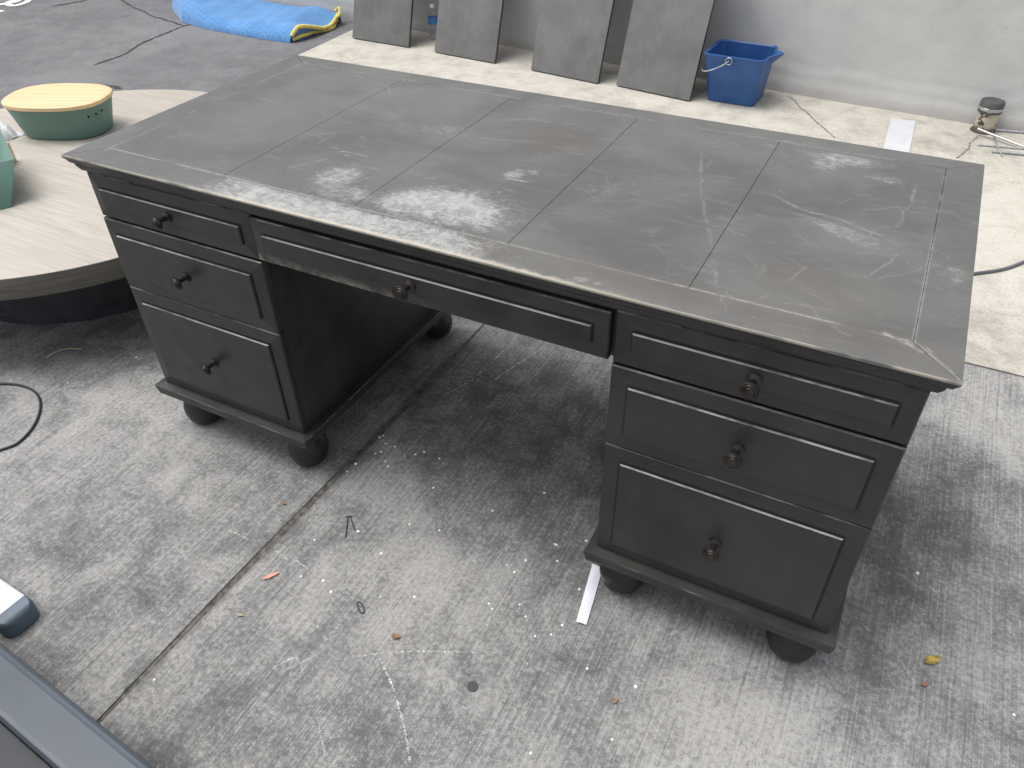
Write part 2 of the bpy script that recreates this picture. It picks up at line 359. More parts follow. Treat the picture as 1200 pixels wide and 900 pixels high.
def slab(name, xl, xr, yl, yr, mat, top=0.0, skew=(0, 0), z_noise=.0012):
    X, Y = np.meshgrid(xl, yl, indexing='ij'); X = X.ravel().astype(float); Y = Y.ravel().astype(float)
    yy = Y; X = X + np.where(X == xl[-1], skew[1]*(yy), 0)+np.where(X == xl[0], skew[0]*yy, 0)
    z = top+(fbm(X, Y, 2.2, 5)-.5)*z_noise
    V = np.stack([X, Y, z], 1); o, _ = fast_grid(name, V, len(xl), len(yl), mat, skirt=.03)
    return tag(o, kind='structure')
lin = lambda a, b, s: np.arange(a, b-1e-6, s)
XL = np.concatenate([lin(-9, -2.6, .8), lin(-2.6, -.353, .025), [-.356, -.3495]]); XR = np.concatenate([[-.3305, -.324], lin(-.31, 1.7, .025), lin(1.7, 9.01, .8)])
YF = np.concatenate([lin(-8, -1.3, .8), lin(-1.3, 1.275, .025), [1.281, 1.286]])
YA = np.concatenate([[1.296, 1.302], lin(1.33, 4.0, .03), [4.0]]); XA = np.concatenate([[-2.66, -2.655], lin(-2.62, 1.7, .03), lin(1.7, 9.01, .8)])
for nm, xx in (('concrete_slab', XL), ('concrete_slab', XR)):
    o = slab(nm, xx, XL[:0] if False else None, YF, None, M_CONC) if False else slab(nm, xx, None, YF, None, M_CONC, skew=((0, .022) if xx is XL else (.022, 0)))
    co = np.empty(len(o.data.vertices)*3); o.data.vertices.foreach_get('co', co); co = co.reshape(-1, 3); set_attr(o, 'stain', stain_front(co[:, 0], co[:, 1]))
ap = slab('concrete_apron', XA, None, YA, None, M_APRON, skew=(-.05, 0))
co = np.empty(len(ap.data.vertices)*3); ap.data.vertices.foreach_get('co', co); co = co.reshape(-1, 3); x, y = co[:, 0], co[:, 1]
set_attr(ap, 'stain', np.stack([.35*ell(x, y, -2.2, 3.1, .12, .1)+.35*ell(x, y, -2.0, 3.25, .1, .06)+.25*ell(x, y, 1.05, 3.3, .2, .2)+.8*ell(x, y, .1, 1.3, 1.3, .22)+.45*fbm(x, y, 3, 8)*ell(x, y, 1.2, 1.55, .5, .2),
                                .5*ell(x, y, 1.2, 2.2, .4, .35)+.35*ell(x, y, -1.2, 3., .8, .3), 0*x], 1))
# dirt lying in the joints
py_mesh('joint_dirt', [(-.375, -1.4, -.0022), (-.32, -1.4, -.0022), (-.29, 1.29, -.0022), (-.345, 1.29, -.0022)], [(0, 1, 2, 3)], M_DIRT)
tag(bpy.data.objects['joint_dirt'], kind='structure')

def wall_y(x): return 3.49-.08*x
wang = math.atan(-.08)
def make_wall():
    xs = np.concatenate([lin(-14, -3.4, .6), lin(-3.4, 1.7, .025), lin(1.7, 12.1, .6)]); zs = np.concatenate([lin(-.02, .75, .02), lin(.75, 2.61, .2)])
    X, Zz = np.meshgrid(xs, zs, indexing='ij'); X = X.ravel(); Zz = Zz.ravel()
    off = (fbm(X, Zz, 1.6, 1)-.5)*.012+(fbm(X, Zz, 9, 4)-.5)*.006
    lump = sst(.075, .06, Zz+(fbm(X, Zz, 7, 6)-.5)*.05)*.004; l2 = sst(.14, .135, Zz+(fbm(X, Zz, 5, 9)-.5)*.06)*.004
    V = np.stack([X, wall_y(X)-off-lump-l2, Zz], 1); root = empty('boundary_wall', (0, 0, 0), 'long light grey painted wall with uneven plaster behind the leaning boards', 'wall')
    o, _ = fast_grid('plaster_face', V, len(xs), len(zs), M_WALL, root); o.data.flip_normals()
    v = [(-14, wall_y(-14)+.03, -.02), (12, wall_y(12)+.03, -.02), (12, wall_y(12)+.25, -.02), (-14, wall_y(-14)+.25, -.02)]
    vv = v+[(a, b, 2.6) for a, b, c in v]
    py_mesh('wall_core', vv, [(0, 1, 2, 3), (4, 5, 6, 7), (0, 1, 5, 4), (1, 2, 6, 5), (2, 3, 7, 6), (3, 0, 4, 7)], M_WALL, root)
make_wall()

# ------------------------------------------------------------------ the desk
L, D, H = 1.775, .7873, .790; hx = L/2; BX, BY = .8604, .0189       # body half width, front plane
PIN, PEDW = .3877, .4727; ZP, Z12, Z23 = .151, .6386, .4536
desk = empty('desk', (0, 0, 0), 'large worn black pedestal desk with seven drawers and a scuffed charcoal top', 'desk')

def segd(x, y, p, q):
    px, py = p; qx, qy = q; vx, vy = qx-px, qy-py; t = np.clip(((x-px)*vx+(y-py)*vy)/(vx*vx+vy*vy+1e-12), 0, 1)
    return np.hypot(x-px-t*vx, y-py-t*vy)
rs = np.random.RandomState(11)
SCR = []
def poly(pts, w, s):
    if w > .0018: w = .0011+.35*w
    P = [np.array(p) for p in pts]; Q = [P[0]]
    for a, b in zip(P, P[1:]):
        for t in (.33, .67, 1): Q.append(a+(b-a)*t+rs.normal(0, .0022, 2)*(t < 1)+rs.normal(0, .0008, 2))
    for a, b in zip(Q, Q[1:]): SCR.append((tuple(a), tuple(b), w*rs.uniform(.7, 1.2), min(1, 1.35*s)*rs.uniform(.3, 1.0)))
    if s > .3:                                              # a faint companion scratch alongside
        o_ = rs.normal(0, .006, 2)
        for a, b in zip(Q[1:], Q[2:-1]): SCR.append((tuple(a+o_), tuple(b+o_), .001, s*rs.uniform(0, .5)))
# long marks seen on the top
T = lambda px, py: tuple(G(px, py, H)[:2])
poly([T(905, 228), T(940, 246), T(985, 258), T(1020, 272), T(1058, 288)], .0032, .55); poly([T(930, 250), T(985, 266), T(1030, 282)], .004, .4)
poly([T(822, 178), T(821, 215), T(826, 250), T(834, 286)], .0016, .42); poly([T(836, 305), T(846, 345), T(852, 366)], .0016, .36); poly([T(838, 176), T(828, 196)], .0018, .3)
poly([T(1074, 215), T(1068, 240), T(1050, 266)], .0018, .5); poly([T(1008, 246), T(1045, 243), T(1085, 243)], .0022, .42); poly([T(1052, 297), T(1022, 322)], .002, .42)
poly([T(918, 300), T(943, 313), T(916, 332)], .0025, .32); poly([T(388, 172), T(410, 179), T(432, 184)], .0022, .95); poly([T(402, 181), T(413, 184)], .0022, .8)
poly([T(470, 222), T(500, 219), T(535, 217)], .0014, .6); poly([T(592, 209), T(618, 213)], .004, .85); poly([T(498, 209), T(512, 208)], .0025, .9)
poly([T(585, 141), T(625, 140), T(650, 143)], .0016, .45); poly([T(560, 162), T(620, 166), T(665, 175)], .0018, .32); poly([T(285, 106), T(315, 118), T(328, 122)], .0015, .35)
poly([T(340, 196), T(365, 190), T(385, 186)], .0025, .5); poly([T(1036, 390), T(1060, 402), T(1080, 412)], .005, .8); poly([T(1086, 408), T(1098, 418)], .002, .6)
poly([T(1078, 404), T(1125, 446)], .0016, .6); poly([T(370, 158), T(395, 155)], .004, .45); poly([T(845, 250), T(858, 262)], .0015, .35)
for k in range(330):
    cx, cy = rs.uniform(-.86, .86), rs.uniform(.02, .77); a = rs.normal(.15, .55) if rs.rand() < .7 else rs.uniform(0, 3.14); l = rs.gamma(2, .016)
    if cx < -.5 and rs.rand() < .6: continue
    b = a+rs.normal(0, .35); m = (cx+math.cos(a)*l, cy+math.sin(a)*l); poly([(cx, cy), m, (m[0]+math.cos(b)*l*.8, m[1]+math.sin(b)*l*.8)], rs.uniform(.0008, .0014), rs.uniform(.08, .42))
def wear(x, y):
    st = fbm(x*1.0, y*3.5, 14, 1, 5, .65); fi = fbm(x, y, 60, 5, 4, .7); md = fbm(x, y, 9, 7, 4)
    w = np.zeros_like(x)
    # rubbed front border, strongest left of the middle drawer's centre
    band = sst(-.60, -.38, x)*sst(.30, .02, x)*sst(.098, .055, y+(md-.5)*.05)
    band = np.maximum(band, .8*sst(-.5, -.3, x)*sst(.5, .05, x)*sst(.03, .004, y+(md-.5)*.035))
    w = np.maximum(w, .82*band*(.75+.5*md))
    for cx, cy, rx, ry, rot, amt in ((.005, .150, .150, .082, .12, 1.15), (.07, .215, .07, .07, .2, .7), (-.075, .125, .09, .06, 0, .8), (-.275, .165, .07, .07, .3, .78), (-.225, .115, .09, .045, 0, .75), (.045, .335, .026, .034, -.5, .72), (.075, .358, .026, .014, 0, .62),
                                     (.64, .695, .10, .035, 0, .75), (.60, .655, .045, .055, 0, .6), (.72, .628, .055, .022, 0, .66), (.52, .735, .06, .012, 0, .7), (-.20, .48, .1, .05, .3, .42), (-.30, .60, .1, .05, .2, .35), (.25, .35, .13, .10, 0, .36), (.38, .42, .06, .12, 0, .30),
                                     (.69, .36, .11, .025, -.4, .62), (.86, .30, .025, .05, 0, .5), (.324, .021, .022, .010, .2, .75), (.355, .021, .012, .008, .2, .65), (-.36, .50, .02, .03, .3, .5), (.47, .70, .025, .015, 0, .6), (.02, .43, .12, .05, .2, .35)):
        e = ell(x, y, cx, cy, rx, ry, rot); w = np.maximum(w, np.clip(e*1.25, 0, 1)*amt*.74*(.55+.9*md))
    w = np.maximum(w, .14*sst(.45, .7, st)*sst(.35, .6, md)*sst(-.75, -.3, x))
    sc = np.zeros_like(x)
    lo, hi = (x.min(), y.min()), (x.max(), y.max())
    for p, q, wd_, s in SCR:
        r = 4*wd_
        if max(p[0], q[0]) < lo[0]-r or min(p[0], q[0]) > hi[0]+r or max(p[1], q[1]) < lo[1]-r or min(p[1], q[1]) > hi[1]+r: continue
        k = np.where((x > min(p[0], q[0])-r) & (x < max(p[0], q[0])+r) & (y > min(p[1], q[1])-r) & (y < max(p[1], q[1])+r))[0]
        if len(k): sc[k] = np.maximum(sc[k], s*np.exp(-(segd(x[k], y[k], p, q)/wd_)**2)*sst(.22, .48, fi[k]))
    # pale rubbed line where border boards meet the inset panels
    dj = np.minimum(np.minimum(np.abs(y-.073), np.abs(y-.733)), np.abs(np.abs(x)-.8195)+np.where((y < .06) | (y > .75), 1, 0))
    dj = np.where((np.abs(x) > .825), np.abs(np.abs(x)-.8195), dj)
    sc = np.maximum(sc, .75*np.exp(-(dj/.0020)**2)*sst(.25, .5, fbm(x, y, 11, 3)))
    warm = sst(.0035, .0010, y)*sst(.30, .55, fbm(x, y, 12, 9))*.85+.75*sst(.012, .003, y+(fi-.5)*.012)*sst(-.7, -.3, x)*sst(.5, .2, x)
    brown = .8*ell(x, y, .52, .05, .5, .035)+.7*ell(x, y, .04, .52, .09, .07)+.55*ell(x, y, .66, .16, .14, .08)
    return np.clip(np.stack([w, warm, brown*md*1.6, sc], 1), 0, 1)

def top_piece(name, fn, nu, nv, parent, z=H):
    """fn(u,v) in 0..1 -> x,y;  rim vertices drop 1 mm so that each piece has its own eased edge"""
    u = np.concatenate([[0, .0012], np.linspace(0, 1, nu)[1:-1], [.9988, 1]]) if nu > 80 else np.linspace(0, 1, nu); v = np.concatenate([[0, .004], np.linspace(0, 1, nv)[1:-1], [.996, 1]])
    U, Vv = np.meshgrid(u, v, indexing='ij'); X, Y = fn(U.ravel(), Vv.ravel())
    e = (U.ravel() <= 0) | (U.ravel() >= 1) | (Vv.ravel() <= 0) | (Vv.ravel() >= 1)
    Zv = np.where(e, z-.0006, z); V = np.stack([X, Y, Zv], 1)
    o, _ = fast_grid(name, V, len(u), len(v), M_TOP, parent, skirt=.0045)
    co = np.empty(len(o.data.vertices)*3); o.data.vertices.foreach_get('co', co); co = co.reshape(-1, 3); wr = wear(co[:, 0], co[:, 1]); wr[co[:, 2] < z-.003] = 0; set_attr(o, 'wear', wr[:, :3]); set_attr(o, 'scratch', np.repeat(wr[:, 3:4], 3, 1)); return o

# core slab with its moulded edge: a profile swept round the rectangle
def swept(name, prof, x1, y0, y1, mats, parent, mi=None, closed=True):
    """prof: list of (inset, z) from top to bottom"""
    v = []; f = []; mm = []
    for ins, z in prof:
        v += [(-x1+ins, y0+ins, z), (x1-ins, y0+ins, z), (x1-ins, y1-ins, z), (-x1+ins, y1-ins, z)]
    n = len(prof)
    for i in range(n-1):
        for k in range(4): f.append((4*i+k, 4*i+(k+1) % 4, 4*i+4+(k+1) % 4, 4*i+4+k)); mm.append(mi[i] if mi else 0)
    f += [(0, 1, 2, 3), tuple(4*(n-1)+k for k in range(4))]; mm += [0, 0]
    bm = bmesh.new(); vs_ = [bm.verts.new(p) for p in v]; fs = [bm.faces.new([vs_[i] for i in q]) for q in f]
    for q, k in zip(fs, mm): q.material_index = k
    return from_bm(name, bm, mats, parent)
top = swept('table_top', [(.0006, .7862), (.0000, .7857), (.0010, .7835), (.0045, .7785), (.0075, .7725), (.0100, .7705), (.0125, .7690)], hx, 0, D, [M_DESK, M_EDGE2], desk, [1, 0, 0, 0, 0, 0])
swept('cornice_moulding', [(.0135, .7690), (.0140, .7640), (.0165, .7585), (.0195, .7535), (.0205, .7515)], hx, 0, D, [M_DESK, M_EDGE2], desk)
B = .073; gp = .00035
def strip(x0, x1, y0, y1): return lambda u, v: (x0+(x1-x0)*u, y0+(y1-y0)*v)
def mitre(side):
    def f(u, v):
        MX, MB = .0677, D-.733                       # inner edge: side boards, back board
        if side in 'fb':
            ins = v*MX; X = -hx+ins+.0006+(L-2*ins-.0012)*u; Y = .0002+v*((B if side == 'f' else MB)-gp-.0002)
            return (X, Y if side == 'f' else D-Y)
        X = hx-.0002-v*(MX-gp); y0 = v*B+.0006; y1 = D-v*MB-.0006
        return (X if side == 'r' else -X, y0+(y1-y0)*u)
    return f
for sd in 'fblr':
    o = top_piece('border_board', mitre(sd), 590 if sd in 'fb' else 262, 26, top)
    if sd in 'bl':
        o.data.flip_normals()
    if sd in 'r': o.data.flip_normals()
xs5 = [-.8195, -.489, -.1645, .1645, .489, .8195]
for a, b in zip(xs5, xs5[1:]): top_piece('top_panel', strip(a+gp, b-gp, B+gp*.6, D-B*.735-gp*.6 if False else .733-gp), 112, 220, top, H+.0002)

box('apron', -BX, BX, BY+.022, D-BY, .6412, .7512, M_DESK, desk, .0015)
def drawer(x0, x1, z0, z1, bw, knob_at, mat=M_DESK, yo=0.0):
    yf = BY+yo; g = .0012; x0 += g; x1 -= g; z0 += g; z1 -= g; c = .0022
    bm = bmesh.new()
    def rect(ins, yy): return [bm.verts.new((x0+ins, yy, z0+ins)), bm.verts.new((x1-ins, yy, z0+ins)), bm.verts.new((x1-ins, yy, z1-ins)), bm.verts.new((x0+ins, yy, z1-ins))]
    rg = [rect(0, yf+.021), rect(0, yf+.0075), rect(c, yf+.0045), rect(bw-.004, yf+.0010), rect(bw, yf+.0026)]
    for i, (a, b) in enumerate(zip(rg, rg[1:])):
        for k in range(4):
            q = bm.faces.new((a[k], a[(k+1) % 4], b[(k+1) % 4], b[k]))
            if i == 1: q.material_index = 1 if k == 2 else 2  # only the top chamfer is pale: wear plus a painted highlight
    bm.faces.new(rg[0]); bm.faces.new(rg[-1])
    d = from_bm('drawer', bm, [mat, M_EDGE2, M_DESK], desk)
    bm = bmesh.new(); i0 = bw+.0008
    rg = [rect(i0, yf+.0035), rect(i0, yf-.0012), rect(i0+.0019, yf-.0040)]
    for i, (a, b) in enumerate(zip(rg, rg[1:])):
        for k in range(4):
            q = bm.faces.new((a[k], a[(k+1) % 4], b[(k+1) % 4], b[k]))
            if i == 1: q.material_index = 1 if k == 2 else 2  # bright upper edge painted on, part wear, part highlight; other sides stay dark
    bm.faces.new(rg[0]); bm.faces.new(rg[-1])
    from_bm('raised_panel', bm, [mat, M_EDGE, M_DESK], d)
    bm = bmesh.new()
    lathe(bm, [(.0125, 0), (.0125, .0025), (.0085, .0045), (.0058, .007), (.0048, .016), (.0052, .024), (.0085, .0275), (.0150, .0290), (.0165, .0310), (.0165, .0335), (.0152, .0345), (.0132, .0340), (.0126, .0355), (.0108, .0362), (.0090, .0356), (.0084, .0372), (.0055, .0380), (.0001, .0382)], 28, (knob_at[0], yf-.0041, knob_at[1]), '-y')
    from_bm('knob', bm, M_KNOB, d, 35)
    return d
for s in (-1, 1):
    a, b = (PIN, BX) if s > 0 else (-BX, -PIN); xm = (a+b)/2
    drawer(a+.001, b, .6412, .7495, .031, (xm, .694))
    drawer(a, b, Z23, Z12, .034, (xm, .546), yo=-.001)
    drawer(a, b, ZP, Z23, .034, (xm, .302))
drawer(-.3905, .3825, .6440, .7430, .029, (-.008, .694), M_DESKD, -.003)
def pedestal(s):
    a, b = (PIN, BX) if s > 0 else (-BX, -PIN)
    bm = bmesh.new(); bx(bm, a+.0015, b-.0015, BY+.022, D-BY, ZP-.002, Z12-.0016, .0015)
    p = from_bm('pedestal', bm, [M_DESK, M_EDGE2], desk, 40)
    xm, w = (a+b)/2, (b-a)/2
    for (x0, x1, y0, y1) in ((a-.0005, b+.0005, BY+.0225, D-BY+.0005),):
        pass
    v = []; prof = [(.004, .1522), (-.0165, .1500), (-.0175, .1485), (-.0170, .1385), (-.0145, .1360), (-.0150, .1345), (-.0140, .1215), (-.012, .1200)]
    bm = bmesh.new(); rg = []
    for ins, z in prof: rg.append([bm.verts.new(q) for q in ((a+ins, BY+ins, z), (b-ins, BY+ins, z), (b-ins, D-BY-ins, z), (a+ins, D-BY-ins, z))])
    for i, (r0, r1) in enumerate(zip(rg, rg[1:])):
        for k in range(4):
            q = bm.faces.new((r0[k], r0[(k+1) % 4], r1[(k+1) % 4], r1[k])); q.material_index = 1 if i == 1 else 0
    bm.faces.new(rg[0]); bm.faces.new(rg[-1]); from_bm('plinth', bm, [M_DESK, M_EDGE2], p)
    for fx in (a+.052, b-.052):
        for fy in (BY+.055, D-BY-.055):
            bm = bmesh.new(); lathe(bm, [(.022, .0008), (.034, .004), (.046, .018), (.0525, .040), (.0525, .056), (.047, .076), (.036, .090), (.030, .096), (.030, .101), (.042, .105), (.044, .112), (.042, .1205)], 28, (fx, fy, 0)); from_bm('bun_foot', bm, M_FOOT, p, 50)
pedestal(-1); pedestal(1)

# ------------------------------------------------------------------ round coffee table
TX, TY, TR, TH = -1.8825, .625, .794, .340
tab = empty('coffee_table', (TX, TY, 0), 'low round coffee table with pale grey-washed wood top and dark drum base', 'coffee table')
bm = bmesh.new(); lathe(bm, [(TR-.004, .2712), (TR-.0005, .2735), (TR, .2765), (TR, .3365), (TR-.001, .3385)], 128); o = from_bm('edge_band', bm, M_OAKE, tab, 40)
bm = bmesh.new(); lathe(bm, [(TR-.0015, .330), (TR-.0012, .3388), (TR-.003, .3400)], 128); from_bm('round_top', bm, M_OAK, tab, 60)
bm = bmesh.new(); lathe(bm, [(.505, 0.0005), (.505, .030), (.500, .034), (.500, .2713)], 96); from_bm('drum_base', bm, mat_plain('charcoal_base', (.030, .032, .036), .6), tab, 40)

def superell(rx, ry, n, e=2.6): 
    out = []
    for k in range(n):
        a = 2*math.pi*k/n; c, s = math.cos(a), math.sin(a); out.append((rx*math.copysign(abs(c)**(2/e), c), ry*math.copysign(abs(s)**(2/e), s)))
    return out
def loft(bm, rings, cap=True):
    R = [[bm.verts.new(p) for p in r] for r in rings]; n = len(R[0])
    for a, b in zip(R, R[1:]):
        for k in range(n): bm.faces.new((a[k], a[(k+1) % n], b[(k+1) % n], b[k]))
    if cap: bm.faces.new(R[0]); bm.faces.new(R[-1])
def ering(rx, ry, z, n=64, e=2.6): return [(x, y, z) for x, y in superell(rx, ry, n, e)]
bb = empty('bread_bin', (-2.163, .852, TH), 'oval matt green bread bin with a light bamboo lid on the round table', 'bread bin'); bb.rotation_euler = (0, 0, math.radians(24))
bm = bmesh.new(); loft(bm, [ering(.150, .100, 0), ering(.158, .108, .004), ering(.188, .133, .118), ering(.184, .129, .118), ering(.156, .106, .01)]); from_bm('body', bm, M_GREEN, bb, 40)
bm = bmesh.new(); loft(bm, [ering(.190, .135, .1185), ering(.193, .138, .1205), ering(.193, .138, .132), ering(.190, .135, .1345), ering(.17, .118, .1350)]); from_bm('lid', bm, M_BAM, bb, 40)
for px, pz in ((.148, .084), (.167, .088), (.178, .092)):
    # vent holes near the right-hand end
    e = 2.6; t = (pz-.004)/.114; rx, ry = .1585+.030*t, .1085+.025*t; yy = -ry*(1-min(.999, px/rx)**e)**(1/e); nx, ny = (px/rx)**(e-1)/rx, -(abs(yy)/ry)**(e-1)/ry; nl = math.hypot(nx, ny)
    bm = bmesh.new(); bmesh.ops.create_cone(bm, cap_ends=True, segments=12, radius1=.0042, radius2=.0042, depth=.003)
    h = from_bm('vent_hole', bm, M_HOLE, bb); h.location = (px, yy, pz); h.rotation_mode = 'QUATERNION'; h.rotation_quaternion = Vector((nx/nl, ny/nl, -.25)).to_track_quat('Z', 'Y')

# second green bin, mostly outside the picture; its open top flares outwards
b0 = G(14, 243, TH); b1 = G(17, 186, TH+.135); b2 = G(0, 150, TH+.135); ed = (b2-b1)[:2]; ed = ed/np.hypot(*ed); pd = np.array([-ed[1], ed[0]])
if pd@np.array([-1, -.5]) < 0: pd = -pd
gb = empty('open_bin', (b0[0], b0[1], TH), 'open flared matt green metal bin beside the bread bin at the table edge', 'bin')
def ringq(p0, le, lp, z): 
    c = [p0, p0+ed*le, p0+ed*le+pd*lp, p0+pd*lp]; return [(q[0]-b0[0], q[1]-b0[1], z) for q in c]
bm = bmesh.new(); q1 = b1[:2]; q0 = b0[:2]
loft(bm, [ringq(q0, .26, .12, 0.0003), ringq(q1, .34, .20, .135), ringq(q1+ed*.003+pd*.003, .334, .194, .135), ringq(q0+ed*.004+pd*.004, .252, .112, .004)])
bmesh.ops.bevel(bm, geom=[e for e in bm.edges], offset=.0012, segments=1, affect='EDGES'); from_bm('body', bm, M_GREEN, gb, 40)
w0 = q0+ed*.12-pd*.018
bl_ = empty('bamboo_board', (w0[0], w0[1], TH), 'small pale bamboo board standing behind the open green bin', 'board')
bm = bmesh.new(); bx(bm, -.03, .03, -.007, .007, .0003, .07, .003); o = from_bm('panel', bm, M_BAM, bl_, 40)
bl_.location = (*(G(13, 192, TH)[:2]), TH); bl_.rotation_euler = (0, 0, math.radians(115))
pl = G(1, 165, TH)
N = 26; V = []; rr = np.random.RandomState(5)
for i in range(N):
    for j in range(N):
        u, v = i/(N-1)-.5, j/(N-1)-.5; r2 = (u*u+v*v)*4
        V.append((u*.20, v*.13, max(.001, .060*max(0, 1-r2)**.6*(.7+.8*float(fbm(u*8, v*8, 1.2, 3)-.3))+.012*float(abs(vn(u*22, v*22, 1, 6)-.5)))))
V = np.array(V); o, _ = fast_grid('plastic_bag', V, N, N, M_FILM); o.location = (pl[0]-.07, pl[1]+.02, TH); tag(o, 'crumpled translucent white plastic bag lying between the two green bins', 'plastic bag')

# ------------------------------------------------------------------ blanket
def blanket():
    root = empty('moving_blanket', (-3.75, 3.38, -.010), 'folded blue quilted moving blanket with yellow edging against the wall', 'blanket')
    nx, ny = 300, 110; u = np.linspace(0, 1, nx); v = np.linspace(0, 1, ny); U, Vv = np.meshgrid(u, v, indexing='ij'); U = U.ravel(); Vv = Vv.ravel()
    # front edge line (from photo), back edge along the wall
    fx = np.array([-4.62, -4.42, -4.10, -3.80, -3.50, -3.25, -3.045]); fy = np.array([3.66, 3.42, 3.20, 3.135, 3.115, 3.105, 3.115])
    X0 = -4.62+(1.575)*U; Y0 = np.interp(X0, fx, fy)
    xr = -3.045+.05*np.sin(Vv*3.2); X = -4.62+(xr+4.62)*U; Y1 = wall_y(X)-.07-.02*np.sin(X*7); Y = Y0+(Y1-Y0)*Vv
    s = Vv*(Y1-Y0); prof = np.clip(s/.07, 0, 1)**.45*np.clip((Y1-Y)/.05, 0, 1)**.5
    hgt = .085+.035*sst(-3.6, -4.3, X)+.03*(fbm(X, Y, 3, 4)-.5)+.02*np.sin(X*5+Y*3)
    endf = np.clip((1-U)/.03, 0, 1)**.5; hr = .055+.03*np.sin(Vv*6.5+.8)
    Zt = prof*(hgt*sst(1.0, .88, U)+hr*sst(.88, 1.0, U))
    Zt = Zt*np.clip(U/.02, 0, 1)**.5
    # chevron quilting
    rowh = .14; t = (X*.96+Y*.28)/rowh; tri = np.abs((t % 1)-.5)*2; ph = ((-X*.28+Y*.96)+tri*.055)/.030; q = np.abs((ph % 1)-.5)*2
    ridge = sst(.0, .35, q); Zt = Zt+prof*(.0055*ridge-.003)
    V = np.stack([X+3.75, Y-3.38, np.maximum(Zt, .002)], 1)
    o, _ = fast_grid('quilted_cloth', V, nx, ny, M_BLANK, root); set_attr(o, 'quilt', np.stack([1-sst(.10, .32, q), 0*q, 0*q], 1))
    G2 = V.reshape(nx, ny, 3)[-1]; pts = [tuple(p) for p in G2[3:ny-8:3]]
    bm = bmesh.new(); tube(bm, [(p[0]+.006, p[1], p[2]) for p in pts], .0135, 10); from_bm('binding', bm, M_YEL, root, 60)
    lower = [(p[0]-.004+.018*math.sin(i*.35), p[1]+.012, max(.012, p[2]*.34)) for i, p in enumerate(pts)]
    bm = bmesh.new(); tube(bm, lower, .011, 10); from_bm('binding', bm, M_YEL, root, 60)
    # cloth of the right-hand end, between the two bindings
    v2 = [(p[0]-.002, p[1], p[2]) for p in pts]+[(p[0]-.01, p[1], 0.001) for p in lower]; n = len(pts)
    py_mesh('cloth_end', v2, [(i, i+1, n+i+1, n+i) for i in range(n-1)], M_BLANK, root, 180); 
    e = G2[ny-12]; bm = bmesh.new(); tube(bm, spline([(e[0]-.04, e[1]+.03, e[2]+.01), (e[0]-.02, e[1]+.05, e[2]+.03), (e[0]+.0, e[1]+.03, e[2]+.02), (e[0]+.02, e[1]+.0, e[2]+.0), (e[0]+.03, e[1]-.05, e[2]-.01)], 6), .008, 8); from_bm('loose_strap', bm, M_YEL, root, 60)
blanket()

# ------------------------------------------------------------------ leaning boards
LEAN = math.radians(17)
PANELS = [((-2.706, 3.340), (-2.250, 3.318), 'leftmost'), ((-2.046, 3.301), (-1.594, 3.258), ''), ((-1.340, 3.237), (-.893, 3.175), ''), ((-.787, 3.190), (-.345, 3.118), '')]
PLAB = ['dark grey board leaning on the wall next to the blue blanket', 'dark grey board leaning on the wall, water bottle at its side', 'dark grey board leaning on the wall, between the bottle board and the bucket board', 'dark grey board leaning on the wall right beside the blue bucket']
for (bl, br, _), lab in zip(PANELS, PLAB):
    w = math.hypot(br[0]-bl[0], br[1]-bl[1]); ang = math.atan2(br[1]-bl[1], br[0]-bl[0]); th = .022
    gap = (wall_y(bl[0])-bl[1])*math.cos(wang)-.02; ln = (gap-th*math.cos(LEAN))/math.sin(LEAN)
    r = empty('leaning_board', (bl[0], bl[1], 0), lab, 'board', 'dark boards leaning along the wall'); r.rotation_euler = (-LEAN, 0, ang); r.location.z = th*math.sin(LEAN)*0+.0005
    box('face', .0, w, .0, .006, .0, ln, M_PAN, r, .0012); box('core', .0008, w-.0008, .0062, th, .0008, ln-.0008, M_PANE, r, .001)
    r.location.z = th*math.sin(LEAN)+.0005

# ------------------------------------------------------------------ bucket
bk = empty('bucket', (-.145, 3.185, 0), 'blue rectangular plastic mop bucket with wire handle and pouring lip', 'bucket'); bk.rotation_euler = (0, 0, wang*.5)
def rrect(x0, x1, y0, y1, r, z, lip=0., n=6):
    out = []
    for cx, cy, a0 in ((x1-r, y0+r, -90), (x1-r, y1-r, 0), (x0+r, y1-r, 90), (x0+r, y0+r, 180)):
        for k in range(n+1):
            a = math.radians(a0+90*k/n); out.append([cx+r*math.cos(a), cy+r*math.sin(a), z])
        if a0 == -90:
            for t in (.2, .38, .5, .62, .8): out.append([x1+lip*max(0, 1-abs(t-.5)/.33), y0+r+(y1-y0-2*r)*t, z])
    return [tuple(p) for p in out]
S = lambda t, g=0.: (-.128-.027*t+g, .126+.022*t-g, -.004-.055*t+g, .205+.02*t-g)
def bring(t, z, g=0., lip=0., up=0.):
    x0, x1, y0, y1 = S(t, g); return [(p[0], p[1], p[2]+(up*max(0, (p[0]-x1)/max(lip, 1e-6)) if lip else 0)) for p in rrect(x0, x1, y0, y1, .035, z, lip)]
bm = bmesh.new(); loft(bm, [bring(0, .0006, .006), bring(.01, .004), bring(.45, .115), bring(.47, .118, -.0015), bring(.80, .2, -.0015, .012), bring(.985, .243, -.002, .05), bring(1, .244, -.007, .056, .012), bring(1.01, .252, -.007, .056, .012), bring(1.0, .2535, -.002, .05, .012), bring(.985, .246, .004, .044, .008), bring(.8, .2, .003, .01), bring(0, .006, .006)])
from_bm('body', bm, M_BLUE, bk, 35)
for yy in (-.064, .232):
    sgn = -1 if yy < 0 else 1
    bm = bmesh.new(); bmesh.ops.create_cone(bm, cap_ends=True, segments=20, radius1=.016, radius2=.014, depth=.008); e = from_bm('handle_ear', bm, M_BLUE, bk, 40); e.location = (-.02, yy-.000*sgn, .232); e.rotation_euler = (math.pi/2, 0, 0)
